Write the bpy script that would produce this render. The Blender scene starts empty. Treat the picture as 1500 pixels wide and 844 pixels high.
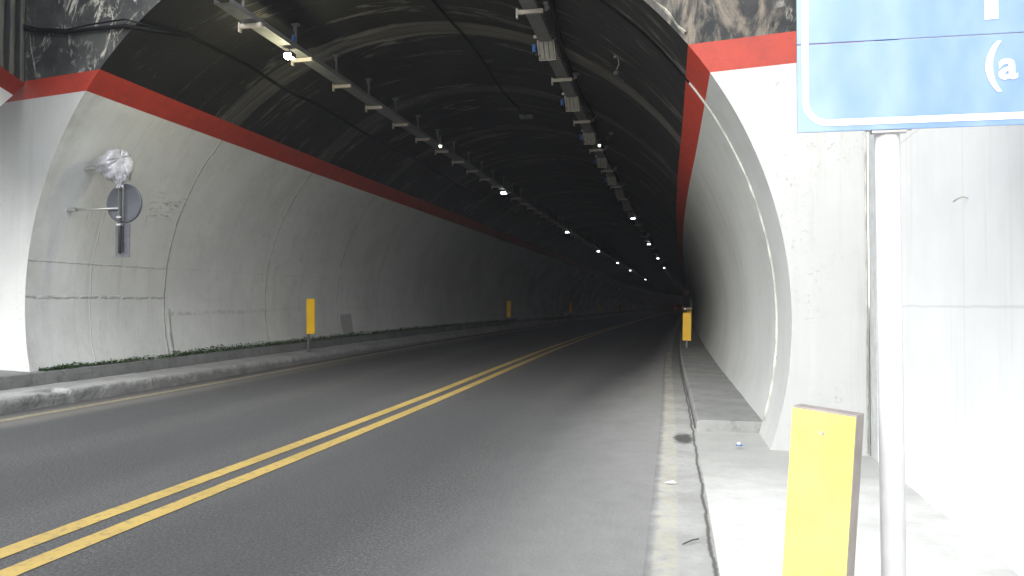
import bpy, bmesh, math, random
from mathutils import Vector, Matrix, noise
random.seed(7)
R = math.radians
scene = bpy.context.scene
col = scene.collection

# ---------------------------------------------------------------- camera, light, exposure
F_PX, CAM_H = 1200.0, 1.35
YAW, PITCH = math.atan(256 / F_PX), math.atan(26 / F_PX)
cam_d = bpy.data.cameras.new('camera'); cam = bpy.data.objects.new('camera', cam_d); col.objects.link(cam)
cam.location = (0, 0, CAM_H); cam.rotation_euler = (R(90) + PITCH, 0, YAW)
cam_d.sensor_width = 36; cam_d.lens = 36 * F_PX / 1500; cam_d.clip_start = .05; cam_d.clip_end = 3000
scene.camera = cam

SUN_EL, SUN_AZ = R(28), R(190)          # azimuth clockwise from +Y : behind the camera
world = bpy.data.worlds.new('World'); scene.world = world; world.use_nodes = True
nt = world.node_tree; bg = nt.nodes['Background']
sky = nt.nodes.new('ShaderNodeTexSky'); sky.sky_type = 'NISHITA'; sky.sun_disc = False
sky.sun_elevation = SUN_EL; sky.sun_rotation = SUN_AZ; sky.air_density = 1; sky.dust_density = 1; sky.ozone_density = 1
hsv = nt.nodes.new('ShaderNodeHueSaturation'); hsv.inputs['Saturation'].default_value = .3     # thin overcast
nt.links.new(sky.outputs[0], hsv.inputs['Color']); nt.links.new(hsv.outputs[0], bg.inputs[0]); bg.inputs[1].default_value = .15
sl = bpy.data.lights.new('sun', 'SUN'); sun = bpy.data.objects.new('sun', sl); col.objects.link(sun)
sl.energy = 1.5; sl.angle = R(85); sl.color = (1, .99, .975)
sdir = Vector((math.sin(SUN_AZ) * math.cos(SUN_EL), math.cos(SUN_AZ) * math.cos(SUN_EL), math.sin(SUN_EL)))
sun.rotation_euler = sdir.to_track_quat('Z', 'Y').to_euler(); sun.location = (0, -20, 20)
scene.view_settings.view_transform = 'Standard'; scene.view_settings.look = 'None'
scene.view_settings.exposure = 1.85; scene.view_settings.gamma = 1
scene.cycles.max_bounces = 8; scene.cycles.diffuse_bounces = 6
scene.cycles.use_denoising = True

# ---------------------------------------------------------------- helpers
cF = Vector((-math.sin(YAW) * math.cos(PITCH), math.cos(YAW) * math.cos(PITCH), math.sin(PITCH)))
cR = Vector((math.cos(YAW), math.sin(YAW), 0)); cU = cR.cross(cF)
def at(px, py, d):
    return Vector((0, 0, CAM_H)) + (cF + cR * ((px - 750) / F_PX) - cU * ((py - 422) / F_PX)) * d
def hermite(kn, x):
    if x <= kn[0][0]: return kn[0][1]
    if x >= kn[-1][0]: return kn[-1][1]
    for i in range(len(kn) - 1):
        if kn[i][0] <= x <= kn[i + 1][0]: break
    def sl_(j):
        a, b = max(0, j - 1), min(len(kn) - 1, j + 1)
        return (kn[b][1] - kn[a][1]) / (kn[b][0] - kn[a][0])
    h = kn[i + 1][0] - kn[i][0]; t = (x - kn[i][0]) / h
    return ((2*t**3 - 3*t*t + 1) * kn[i][1] + (t**3 - 2*t*t + t) * h * sl_(i)
            + (-2*t**3 + 3*t*t) * kn[i+1][1] + (t**3 - t*t) * h * sl_(i+1))
KS = [(-60, .3), (0, .12), (4, .06), (8, 0), (12, -.08), (17, -.2), (25, -.32), (40, -.4), (80, -.35), (130, -.1), (200, 1.6), (350, 15)]
KZ = [(-60, 0), (8, 0), (12, .01), (17, .04), (25, .09), (40, .13), (80, .12), (350, .1)]
def W(x, y, z):                       # the gentle bend and rise of the road
    return Vector((x + hermite(KS, y), y, z + hermite(KZ, y)))

def tag(o, label=None, cat=None, group=None, kind=None):
    if label: o['label'] = label
    if cat: o['category'] = cat
    if group: o['group'] = group
    if kind: o['kind'] = kind
    return o
def empty(name, loc=(0, 0, 0), rz=0):
    o = bpy.data.objects.new(name, None); o.location = loc; o.rotation_euler = (0, 0, rz); col.objects.link(o)
    o.empty_display_size = .2
    return o
class MB:
    def __init__(s): s.v = []; s.f = []; s.uv = []
    def quad(s, pts, uvs=None):
        b = len(s.v); s.v += [tuple(p) for p in pts]; s.f.append(tuple(range(b, b + len(pts))))
        s.uv.append(uvs)
    def box(s, c, size, M=None):
        cx, cy, cz = c; x, y, z = [q / 2 for q in size]
        P = [Vector((cx + i * x, cy + j * y, cz + k * z)) for k in (-1, 1) for i, j in ((-1, -1), (1, -1), (1, 1), (-1, 1))]
        if M: P = [M @ p for p in P]
        b = len(s.v); s.v += [tuple(p) for p in P]
        for f in ((0, 3, 2, 1), (4, 5, 6, 7), (0, 1, 5, 4), (1, 2, 6, 5), (2, 3, 7, 6), (3, 0, 4, 7)):
            s.f.append(tuple(b + i for i in f)); s.uv.append(None)
        return s
    def tube(s, pts, r, n=8, caps=True, M=None):
        pts = [Vector(p) for p in pts]
        if M: pts = [M @ p for p in pts]
        rr = r if isinstance(r, (list, tuple)) else [r] * len(pts)
        b = len(s.v); up = Vector((0, 0, 1)); prev = None
        for i, p in enumerate(pts):
            d = (pts[min(i + 1, len(pts) - 1)] - pts[max(i - 1, 0)]).normalized()
            if prev is None:
                a = d.orthogonal().normalized()
            else:
                a = (prev - d * prev.dot(d)).normalized()
            prev = a; c = d.cross(a)
            for k in range(n):
                t = 2 * math.pi * k / n
                s.v.append(tuple(p + (a * math.cos(t) + c * math.sin(t)) * rr[i]))
        for i in range(len(pts) - 1):
            for k in range(n):
                k2 = (k + 1) % n
                s.f.append((b + i*n + k, b + i*n + k2, b + (i+1)*n + k2, b + (i+1)*n + k)); s.uv.append(None)
        if caps:
            s.f.append(tuple(b + k for k in reversed(range(n)))); s.uv.append(None)
            e = b + (len(pts) - 1) * n
            s.f.append(tuple(e + k for k in range(n))); s.uv.append(None)
        return s
    def grid(s, rows, uvs=None, smooth=True):
        b = len(s.v); n = len(rows[0])
        for r_ in rows: s.v += [tuple(p) for p in r_]
        for i in range(len(rows) - 1):
            for j in range(n - 1):
                s.f.append((b + i*n + j, b + i*n + j + 1, b + (i+1)*n + j + 1, b + (i+1)*n + j))
                s.uv.append(None if uvs is None else [uvs[i][j], uvs[i][j+1], uvs[i+1][j+1], uvs[i+1][j]])
        return s
    def build(s, name, mat, parent=None, smooth=False, bevel=0, weld=False):
        me = bpy.data.meshes.new(name); me.from_pydata(s.v, [], s.f)
        if any(u is not None for u in s.uv):
            l = me.uv_layers.new(name='UVMap'); k = 0
            for f, u in zip(me.polygons, s.uv):
                for j, li in enumerate(f.loop_indices):
                    l.data[li].uv = u[j] if u is not None else (0, 0)
        if isinstance(mat, (list, tuple)):
            for m in mat: me.materials.append(m)
        else: me.materials.append(mat)
        if smooth: me.polygons.foreach_set('use_smooth', [True] * len(me.polygons))
        o = bpy.data.objects.new(name, me); col.objects.link(o)
        if parent: o.parent = parent
        if bevel:
            m = o.modifiers.new('bevel', 'BEVEL'); m.width = bevel; m.segments = 2; m.limit_method = 'ANGLE'
        return o
def copy_tree(o, parent=None):
    c = o.copy(); col.objects.link(c)
    if parent: c.parent = parent
    for ch in [x for x in o.children]: copy_tree(ch, c)
    return c

# ---------------------------------------------------------------- node helper
class NM:
    def __init__(s, name, rough=.85, metal=0):
        s.m = bpy.data.materials.new(name); s.m.use_nodes = True; s.t = s.m.node_tree
        s.b = s.t.nodes['Principled BSDF']; s.b.inputs['Roughness'].default_value = rough
        s.b.inputs['Metallic'].default_value = metal
        s.b.inputs['Specular IOR Level'].default_value = .3
        s.tc = s.t.nodes.new('ShaderNodeTexCoord')
    def set(s, inp, v):
        if isinstance(v, bpy.types.NodeSocket): s.t.links.new(v, inp)
        elif isinstance(v, (tuple, list)) and len(v) == 3 and inp.type == 'RGBA': inp.default_value = (*v, 1)
        else: inp.default_value = v
    def math(s, op, a, b=0, c=0, clamp=False):
        n = s.t.nodes.new('ShaderNodeMath'); n.operation = op; n.use_clamp = clamp
        s.set(n.inputs[0], a); s.set(n.inputs[1], b); s.set(n.inputs[2], c); return n.outputs[0]
    def uv(s): return s.tc.outputs['UV']
    def obj(s): return s.tc.outputs['Object']
    def mapv(s, v, scale=(1, 1, 1), loc=(0, 0, 0)):
        n = s.t.nodes.new('ShaderNodeMapping'); s.set(n.inputs[0], v); n.inputs['Scale'].default_value = scale
        n.inputs['Location'].default_value = loc; return n.outputs[0]
    def sep(s, v):
        n = s.t.nodes.new('ShaderNodeSeparateXYZ'); s.set(n.inputs[0], v); return n.outputs
    def noise(s, v, scale=5, detail=6, rough=.6, dist=0):
        n = s.t.nodes.new('ShaderNodeTexNoise'); s.set(n.inputs['Vector'], v); n.inputs['Scale'].default_value = scale
        n.inputs['Detail'].default_value = detail; n.inputs['Roughness'].default_value = rough
        n.inputs['Distortion'].default_value = dist; return n.outputs[0]
    def voro(s, v, scale=5, feature='F1'):
        n = s.t.nodes.new('ShaderNodeTexVoronoi'); s.set(n.inputs['Vector'], v); n.inputs['Scale'].default_value = scale
        n.feature = feature; return n.outputs['Distance']
    def ramp(s, f, lo, hi, a=0., b=1.):       # smooth remap
        n = s.t.nodes.new('ShaderNodeMapRange'); n.interpolation_type = 'SMOOTHSTEP'
        s.set(n.inputs[0], f); s.set(n.inputs[1], lo); s.set(n.inputs[2], hi); s.set(n.inputs[3], a); s.set(n.inputs[4], b)
        return n.outputs[0]
    def mix(s, f, a, b, mode='MIX'):
        n = s.t.nodes.new('ShaderNodeMix'); n.data_type = 'RGBA'; n.blend_type = mode
        s.set(n.inputs[0], f)
        for i, q in ((6, a), (7, b)):
            s.set(n.inputs[i], q)
        return n.outputs[2]
    def band(s, x, c, w, soft=.02):           # 1 within |x-c|<w
        d = s.math('ABSOLUTE', s.math('SUBTRACT', x, c))
        return s.ramp(d, w, w + soft, 1., 0.)
    def mul(s, a, b): return s.math('MULTIPLY', a, b)
    def color(s, c): s.set(s.b.inputs['Base Color'], c)
    def bump(s, h, strength=.3, dist=.02):
        n = s.t.nodes.new('ShaderNodeBump'); s.set(n.inputs['Height'], h); n.inputs['Strength'].default_value = strength
        n.inputs['Distance'].default_value = dist
        s.t.links.new(n.outputs[0], s.b.inputs['Normal'])
def flat(name, c, rough=.6, metal=0, var=.12, scale=9, bump=0, spec=.3):
    n = NM(name, rough, metal); k = n.noise(n.obj(), scale, 5)
    n.color(n.mix(n.ramp(k, .3, .7), tuple(q * (1 - var) for q in c), tuple(min(1, q * (1 + var)) for q in c)))
    n.b.inputs['Specular IOR Level'].default_value = spec
    if bump: n.bump(n.noise(n.obj(), scale * 6, 4), bump, .01)
    return n.m
def emit(name, c, strength):
    n = NM(name); n.color((.8, .8, .8)); n.set(n.b.inputs['Emission Color'], c); n.b.inputs['Emission Strength'].default_value = strength
    return n.m

# -- white painted concrete wall (uv in metres: u = arc from the left base, v = along)
def wall_mat(name, base, left):
    n = NM(name, .75); U = n.sep(n.uv()); u, v = U[0], U[1]
    P = n.obj()
    big = n.noise(P, .5, 5, .6); mid = n.noise(P, 3, 6, .65); fine = n.noise(P, 60, 4, .6)
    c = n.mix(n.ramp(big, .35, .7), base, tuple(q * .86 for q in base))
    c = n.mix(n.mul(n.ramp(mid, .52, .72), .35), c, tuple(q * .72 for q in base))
    # brushed downward streaks
    st = n.noise(n.mapv(n.uv(), (.35, 9, 1)), 1.2, 5, .6)
    c = n.mix(n.mul(n.ramp(st, .5, .8), .2), c, (.36, .37, .34))
    wob = n.mul(n.math('SUBTRACT', n.noise(n.mapv(n.uv(), (1, 1, 1)), 2.2, 4), .5), .12)
    vj = n.math('ADD', v, wob)
    uj = n.math('ADD', u, n.mul(n.math('SUBTRACT', n.noise(n.uv(), 4, 5, .7), .5), .07))
    joint = None
    for y in (13.35, 17.2, 21.3, 24.4, 29.2, 33.5, 37.8, 42, 46.3, 50.5, 55, 59, 64):
        b = n.band(vj, y, .008, .022); joint = b if joint is None else n.math('MAXIMUM', joint, b)
    for y in (11.4, 15.3, 19.1, 26.8):
        joint = n.math('MAXIMUM', joint, n.mul(n.band(vj, y, .003, .012), .35))
    brk = n.ramp(n.noise(n.uv(), 3.1, 5, .7), .4, .55)
    if left:
        hl = n.mul(n.mul(n.band(uj, 1.09, .004, .028), n.ramp(v, 13.2, 13.5, 1., .0)), n.ramp(n.noise(n.uv(), 9, 3), .35, .5))
        h2 = n.mul(n.band(uj, 1.62, .004, .015), n.ramp(v, 13.2, 13.5, .7, .15))
        h3 = n.mul(n.mul(n.band(uj, .80, .004, .05), n.mul(n.ramp(v, 13.3, 13.5), n.ramp(v, 15, 19, .8, .15))), n.ramp(n.noise(n.uv(), 5, 4), .3, .6))
        joint = n.math('MAXIMUM', joint, n.math('MAXIMUM', hl, n.math('MAXIMUM', h2, h3)))
        # repaired lower strip that begins with a dark rounded end
        low = n.mul(n.band(vj, 13.5, .02, .04), n.ramp(u, .85, .9, 1., 0.))
        joint = n.math('MAXIMUM', joint, low)
        patch = n.mul(n.band(vj, 21.9, .35, .1), n.ramp(uj, .6, .68, 1., 0.))
        c = n.mix(n.mul(patch, .5), c, (.2, .21, .19))
        # scuffs at the height of lorry mirrors
        sc = n.mul(n.mul(n.band(u, 2.75, .12, .25), n.band(v, 12.9, .3, .5)), n.ramp(n.noise(n.mapv(n.uv(), (6, 1.5, 1)), 3, 6, .75, 1), .54, .62))
        c = n.mix(n.mul(sc, .6), c, (.12, .13, .13))
    else:
        U0 = n.ramp(u, 0, 1, 0, 1)
    c = n.mix(n.mul(n.mul(joint, n.math('ADD', n.mul(brk, .7), .15)), .45), c, (.13, .135, .12))
    # pock marks and tie holes
    vo = n.voro(n.mapv(n.uv(), (1, 1, 1)), 2.1); c = n.mix(n.ramp(vo, .018, .03, .65, 0.), c, (.15, .15, .14))
    # exhaust grime, and light falloff painted in: darker with distance
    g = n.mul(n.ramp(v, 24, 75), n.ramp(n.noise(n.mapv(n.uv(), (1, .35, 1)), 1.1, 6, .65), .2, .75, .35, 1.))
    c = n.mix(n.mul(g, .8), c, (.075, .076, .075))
    rim = n.mul(n.ramp(n.math('ADD', v, n.mul(mid, .6)), 10.1, 10.9, 1., 0.), n.ramp(n.noise(n.uv(), 2, 5), .3, .7, .1, .55)) if left else 0
    if left: c = n.mix(rim, c, (.30, .30, .28))
    n.color(c)
    h = n.math('ADD', n.mul(mid, .5), n.mul(fine, .15))
    h = n.math('SUBTRACT', h, n.mul(joint, .5))
    dr = n.voro(n.mapv(n.uv(), (.9, 4.2, 1)), 1.3)
    h = n.math('ADD', h, n.mul(n.ramp(dr, .03, .1, 1., 0.), .5))
    n.bump(h, .6, .05)
    return n.m
M = {}
M['wall_left'] = wall_mat('painted_wall', (.82, .83, .81), True)  # lighter than the headwall, making up in colour for dim light inside
M['wall_right'] = wall_mat('painted_wall_dimmed', (.52, .53, .51), False)  # same wall paint darkened so this side looks less lit

def red_mat(name, grime):
    n = NM(name, .6); k = n.noise(n.obj(), 4, 6, .65)
    c = n.mix(n.ramp(k, .3, .75), *(((.50, .052, .028), (.38, .042, .025)) if grime else ((.30, .032, .018), (.22, .026, .016))))  # inner band gets a lighter red to offset the weak light there
    c = n.mix(n.mul(n.ramp(n.noise(n.mapv(n.obj(), (1, 1, 3)), 7, 7, .8), .56, .66), .45), c, (.10, .03, .025))
    if grime:
        v = n.sep(n.uv())[1]
        c = n.mix(n.ramp(v, 14, 75, 0., .8), c, (.05, .018, .018))
    n.color(c); n.bump(n.noise(n.obj(), 40, 4), .25, .01)
    return n.m
M['red'] = red_mat('red_paint', False); M['red_in'] = red_mat('red_paint_sooty', True)

def vault_mat():
    n = NM('sooty_vault', .8); U = n.sep(n.uv()); u, v = U[0], U[1]; P = n.obj()
    c = n.mix(n.ramp(n.noise(P, .8, 6, .65), .35, .7), (.007, .007, .007), (.014, .014, .013))
    wob = n.mul(n.math('SUBTRACT', n.noise(n.mapv(n.uv(), (.5, .6, 1)), 1.3, 5, .6), .5), .5)
    vw = n.math('ADD', v, n.mul(wob, .35))
    ringn = n.ramp(n.noise(n.mapv(n.uv(), (.3, 9, 1)), 1.5, 6, .7), .3, .7, .25, 1.)
    for y, w, a in ((13.15, .30, .85), (17.15, .24, .55), (21.3, .18, .45), (25.5, .18, .4), (29.7, .16, .35), (34, .2, .35), (38, .2, .3), (42.4, .2, .3), (47, .2, .3), (52, .2, .3)):
        c = n.mix(n.mul(n.mul(n.band(vw, y, w, .05), ringn), a), c, (.135, .13, .11))
    # efflorescence lines across the vault
    for sc, off, th, amt in ((.55, 0, .010, .55), (.9, 7, .006, .4), (.4, 21, .010, .45)):
        q = n.noise(n.mapv(n.uv(), (.13, .9, 1), (off, off, off)), sc * 1.6, 6, .55, .15)
        line = n.ramp(n.math('ABSOLUTE', n.math('SUBTRACT', q, .5)), th * .25, th, 1., 0.)
        msk = n.ramp(n.noise(n.mapv(n.uv(), (.5, .5, 1), (off, 3, 1)), .9, 5, .65), .47, .60)
        c = n.mix(n.mul(n.mul(line, msk), amt), c, (.22, .21, .18))
    # soot-free brushed streaks
    br = n.noise(n.mapv(n.uv(), (.25, 5, 1)), 1.2, 7, .72)
    c = n.mix(n.mul(n.mul(n.ramp(br, .52, .8), n.ramp(n.noise(P, .5, 4), .45, .65)), .11), c, (.16, .15, .13))
    sp = n.ramp(n.noise(P, 6, 7, .8), .70, .76); c = n.mix(n.mul(sp, .35), c, (.2, .2, .17))
    n.color(c)
    n.bump(n.math('ADD', n.noise(P, 3, 6, .7), n.mul(n.band(vw, 13.15, .3, .06), .6)), .5, .05)
    return n.m
M['vault'] = vault_mat()

def headwall_dark():
    n = NM('stained_headwall', .8); P = n.obj()
    c = n.mix(n.ramp(n.noise(P, 1.2, 6, .65), .35, .7), (.016, .018, .019), (.050, .052, .051))
    for sc, th, off, amt in ((1.1, .022, 0, .8), (2.3, .018, 9, .6)):
        q = n.noise(n.mapv(P, (1.3, 1, .7), (off, off, 0)), sc, 5, .55, .8)
        line = n.ramp(n.math('ABSOLUTE', n.math('SUBTRACT', q, .5)), th * .2, th, 1., 0.)
        m = n.ramp(n.noise(P, .9, 5, .7), .47, .6)
        c = n.mix(n.mul(n.mul(line, m), amt), c, (.42, .41, .36))
    X = n.sep(P)[0]
    q = n.ramp(n.noise(n.mapv(P, (2.2, 1, .7), (5, 5, 5)), 1.4, 5, .7, .6), .45, .62)
    c = n.mix(n.mul(n.mul(q, n.ramp(X, -1.5, 0)), .7), c, (.20, .17, .135))
    n.color(c); n.bump(n.noise(P, 5, 7, .7), .6, .04)
    return n.m
M['head_dark'] = headwall_dark()

def white_face(name='white_headwall', base=(.40, .405, .395)):
    n = NM(name, .75); P = n.obj()
    S = n.sep(P)
    c = n.mix(n.ramp(n.noise(P, .7, 6, .6), .3, .7), base, tuple(q * .9 for q in base))
    c = n.mix(n.mul(n.ramp(n.noise(n.mapv(P, (5, 5, .6)), 1, 5, .6), .55, .8), .25), c, (.5, .51, .48))
    sp = n.mul(n.ramp(n.noise(P, 22, 6, .8), .55, .66), n.ramp(n.noise(n.mapv(P, (1, 1, .6), (3, 0, 0)), 1.6, 5, .65), .46, .62))
    c = n.mix(n.mul(sp, .75), c, (.22, .24, .19))
    c = n.mix(n.mul(n.ramp(n.noise(n.mapv(P, (7, 7, .35)), 1.3, 6, .65), .5, .72), .4), c, (.30, .30, .275))
    n.color(c)
    n.bump(n.math('ADD', n.noise(P, 2.5, 5, .6), n.mul(n.noise(P, 50, 4), .15)), .25, .03)
    return n.m
M['white'] = white_face()
def side_mat():
    n = NM('side_wall_paint', .7); P = n.obj(); S = n.sep(P)
    base = (.80, .805, .79)
    c = n.mix(n.ramp(n.noise(P, .6, 6, .6), .3, .7), base, tuple(q * .88 for q in base))
    c = n.mix(n.mul(n.ramp(n.noise(n.mapv(P, (5, 7, .4)), 1, 6, .6), .5, .8), .35), c, (.44, .46, .45))
    for z in (2.62, 1.36):
        zz = n.math('ADD', S[2], n.mul(n.noise(P, 3, 4), .03))
        c = n.mix(n.mul(n.band(zz, z, .002, .010), .25), c, (.3, .3, .3))
    for y in (6.62, 5.35, 4.1, 2.8):
        c = n.mix(n.mul(n.band(S[1], y, .003, .01), .2), c, (.45, .45, .45))
    vo = n.voro(n.mapv(P, (1, 1, 1)), 2.6); c = n.mix(n.ramp(vo, .02, .035, .6, 0.), c, (.22, .22, .2))
    n.color(c); n.bump(n.math('ADD', n.noise(P, 3, 5), n.mul(n.noise(P, 45, 4), .2)), .25, .02)
    return n.m
M['side'] = side_mat()

def road_mat():
    n = NM('asphalt', .78); U = n.sep(n.uv()); u, v = U[0], U[1]; P = n.obj()
    g = n.noise(P, 55, 5, .85); ag = n.voro(P, 42)
    c = n.mix(n.ramp(g, .3, .72), (.018, .018, .018), (.125, .125, .124))
    c = n.mix(n.ramp(ag, .12, .3, .5, 0.), c, (.2, .2, .195))
    c = n.mix(n.ramp(n.noise(P, 24, 6, .9), .56, .72, 0., .45), c, (.24, .24, .235))
    big = n.noise(n.mapv(P, (1, .35, 1)), .8, 6, .6)
    c = n.mix(n.mul(n.ramp(big, .4, .75), .35), c, (.10, .10, .098))
    dp = n.voro(n.mapv(P, (1, .6, 1)), 1.1); c = n.mix(n.ramp(n.math('ADD', dp, n.mul(n.noise(P, 12, 5, .7), .06)), .05, .12, .5, 0.), c, (.03, .03, .03))
    # polished wheel tracks and dust between them
    for x, w in ((-2.6, .35), (-1.0, .3), (-6.7, .4), (-4.9, .35)):
        c = n.mix(n.mul(n.band(n.math('ADD', u, n.mul(n.noise(n.mapv(P, (.5, .3, 1)), 1, 4), .4)), x + .2, w, .45), .42), c, (.045, .046, .048))
    uu = n.math('ADD', u, n.mul(n.math('SUBTRACT', n.noise(n.mapv(P, (1.5, .5, 1)), 1.5, 6, .65), .5), .5))
    far = n.ramp(v, 5, 24)
    du = n.mul(n.ramp(uu, n.math('SUBTRACT', n.mul(far, 1.35), 2.0), n.math('ADD', n.mul(far, .1), -.15)), n.ramp(n.noise(P, 5, 6, .6), .2, .7, .85, 1.))
    c = n.mix(n.mul(du, .62), c, (.36, .36, .345))  # roadside dust, plus glare over the near right painted as paler tone
    n.color(n.mix(n.mul(n.band(n.math('ADD', u, n.mul(n.noise(P, 2, 5), .2)), -7.65, .15, .35), .6), c, (.15, .145, .13)))
    n.bump(n.math('ADD', g, n.mul(ag, .6)), .6, .006)
    return n.m
M['road'] = road_mat()
def conc(name, base, dark, wet=0, rough=.85, speck=.5):
    n = NM(name, rough); P = n.obj()
    c = n.mix(n.ramp(n.noise(P, 1.6, 7, .68), .32, .7), base, tuple(q * .72 for q in base))
    c = n.mix(n.mul(n.ramp(n.noise(P, 7, 7, .75), .52, .72), speck), c, dark)
    n.color(c)
    n.bump(n.math('ADD', n.noise(P, 8, 7, .75), n.mul(n.noise(P, 70, 4), .3)), .55, .02)
    return n
def kerbm():
    n = conc('kerb_concrete', (.42, .425, .415), (.2, .2, .19), speck=.6); c0 = n.b.inputs['Base Color'].links[0].from_socket
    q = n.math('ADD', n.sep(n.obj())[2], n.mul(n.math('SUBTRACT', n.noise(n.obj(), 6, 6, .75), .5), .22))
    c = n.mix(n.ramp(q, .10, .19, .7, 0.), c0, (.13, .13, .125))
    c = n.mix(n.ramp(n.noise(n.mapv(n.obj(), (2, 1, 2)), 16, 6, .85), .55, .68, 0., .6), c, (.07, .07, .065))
    n.color(c); n.bump(n.noise(n.obj(), 30, 6, .8), .8, .03); return n.m
M['kerb'] = kerbm()
M['ledge'] = conc('ledge_concrete', (.22, .225, .22), (.06, .065, .06), speck=.7).m
M['walk'] = conc('walkway_concrete', (.27, .275, .265), (.13, .13, .12), speck=.7).m
def gut():
    n = conc('gutter_concrete', (.42, .42, .40), (.22, .22, .20), speck=.45); c0 = n.b.inputs['Base Color'].links[0].from_socket
    U = n.sep(n.uv()); u, v = U[0], U[1]
    w = n.mul(n.math('SUBTRACT', n.noise(n.uv(), 1.3, 6, .7), .5), .09)
    uu = n.math('ADD', u, w)
    far = n.ramp(v, 6, 22); c0 = n.mix(n.mul(far, .8), c0, (.10, .10, .10))
    c0 = n.mix(n.ramp(n.math('ADD', u, n.mul(n.math('SUBTRACT', n.noise(n.obj(), 5, 6, .7), .5), .16)), -.29, -.20, .85, 0.), c0, (.17, .17, .165))
    yl = n.mul(n.band(u, -.17, .05, .03), n.ramp(n.noise(n.obj(), 6, 6, .75), .38, .62))
    c = n.mix(n.mul(yl, .5), c0, (.50, .47, .34))
    c = n.mix(n.mul(n.band(uu, .075, .004, .014), .85), c, (.07, .07, .06))
    d1 = n.math('SQRT', n.math('ADD', n.math('POWER', n.mul(n.math('ADD', u, .03), 9), 2), n.math('POWER', n.mul(n.math('SUBTRACT', v, 8.55), 2.6), 2)))
    d1 = n.ramp(n.math('ADD', d1, n.mul(n.math('SUBTRACT', n.noise(n.uv(), 9, 5, .7), .5), 1.2)), .6, 1.1, 1., 0.)
    c = n.mix(n.mul(d1, .85), c, (.035, .035, .03))
    n.color(c); return n.m
M['gutter'] = gut()
def pave():
    n = conc('pavement_concrete', (.76, .76, .73), (.52, .52, .48), speck=.35); c0 = n.b.inputs['Base Color'].links[0].from_socket
    S = n.sep(n.obj())
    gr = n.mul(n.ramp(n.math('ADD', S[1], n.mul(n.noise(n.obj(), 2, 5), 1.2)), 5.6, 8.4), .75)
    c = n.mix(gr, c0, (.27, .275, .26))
    ms = n.mul(n.ramp(n.noise(n.obj(), 3, 6, .7), .55, .68), n.ramp(S[0], .3, .9, 1., 0.)); c = n.mix(n.mul(ms, .3), c, (.36, .40, .25))
    n.color(c); return n.m
M['pave'] = pave()
def paint(name, base, wear, lo, hi):
    n = NM(name, .6); P = n.obj()
    w = n.ramp(n.noise(P, 14, 7, .8), lo, hi)
    c = n.mix(n.ramp(n.noise(P, 1.2, 5), .3, .7), base, tuple(q * .82 for q in base))
    c = n.mix(n.ramp(n.noise(P, 110, 3, .8), .5, .8, 0., .45), c, tuple(q * .5 for q in base))
    n.color(n.mix(w, c, wear)); n.bump(n.noise(P, 110, 3), .35, .004)
    return n.m
M['yellow_line'] = paint('yellow_road_paint', (.46, .33, .10), (.13, .12, .09), .50, .70)
M['worn_line'] = paint('worn_road_paint', (.30, .26, .17), (.09, .09, .085), .42, .66)
M['steel'] = flat('galvanised_steel', (.42, .42, .41), .45, .6)
M['tray'] = flat('dusty_tray_metal', (.15, .15, .145), .6, .2)
M['bar'] = flat('dusty_cream_metal', (.36, .325, .28), .6, 0)
M['hang'] = flat('dusty_hanger_steel', (.13, .13, .125), .6, .2)
M['dark'] = flat('dark_metal', (.06, .062, .066), .55, .2)
M['black'] = flat('black_cable', (.006, .006, .0065), .9, spec=.1)
M['sign_back'] = flat('sign_back_grey', (.075, .08, .095), .35, .3, var=.08)
M['plate_grey'] = flat('plate_grey_paint', (.085, .088, .105), .5)
M['yellow'] = flat('yellow_reflective', (.80, .47, .015), .45, var=.05, scale=4)
n = NM('yellow_reflective_near', .4); c = n.mix(n.ramp(n.noise(n.obj(), 5, 4), .3, .7), (.60, .49, .12), (.66, .55, .15))
c = n.mix(n.ramp(n.noise(n.obj(), 45, 6, .8), .6, .72, 0., .45), c, (.42, .36, .12))
n.color(n.mix(n.ramp(n.noise(n.mapv(n.obj(), (9, 9, 1)), 3, 5, .7), .52, .75, 0., .3), c, (.5, .44, .2))); M['yellow_near'] = n.m
M['board_edge'] = flat('board_side_grey', (.26, .235, .22), .7, bump=.2)
M['white_steel'] = flat('white_painted_post', (.66, .66, .67), .4, var=.06, bump=.05)
M['pipe'] = flat('white_pvc_pipe', (.42, .42, .38), .6, var=.3, scale=5)
M['blue'] = flat('blue_plastic', (.02, .09, .28), .45)
M['lens'] = flat('unlit_lens', (.25, .24, .21), .6)
M['lit'] = emit('lit_lamp_lens', (.82, .95, 1.0), 4)
M['lit_warm'] = emit('lit_floodlight_lens', (1, .96, .72), 20)
M['lit_small'] = emit('lit_indicator', (.9, 1, .8), 1.2)
M['tail'] = emit('red_tail_lamp', (1, .03, .03), .5)
M['tyre'] = flat('tyre_rubber', (.02, .02, .02), .8); M['glass'] = flat('dark_glass', (.02, .022, .025), .12)
M['car'] = flat('dark_car_paint', (.03, .032, .04), .3)
M['ground'] = flat('dry_ground', (.16, .17, .11), .9, var=.3, scale=.5)
M['hill'] = flat('hill_vegetation', (.045, .075, .03), .95, var=.4, scale=.4)

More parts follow.
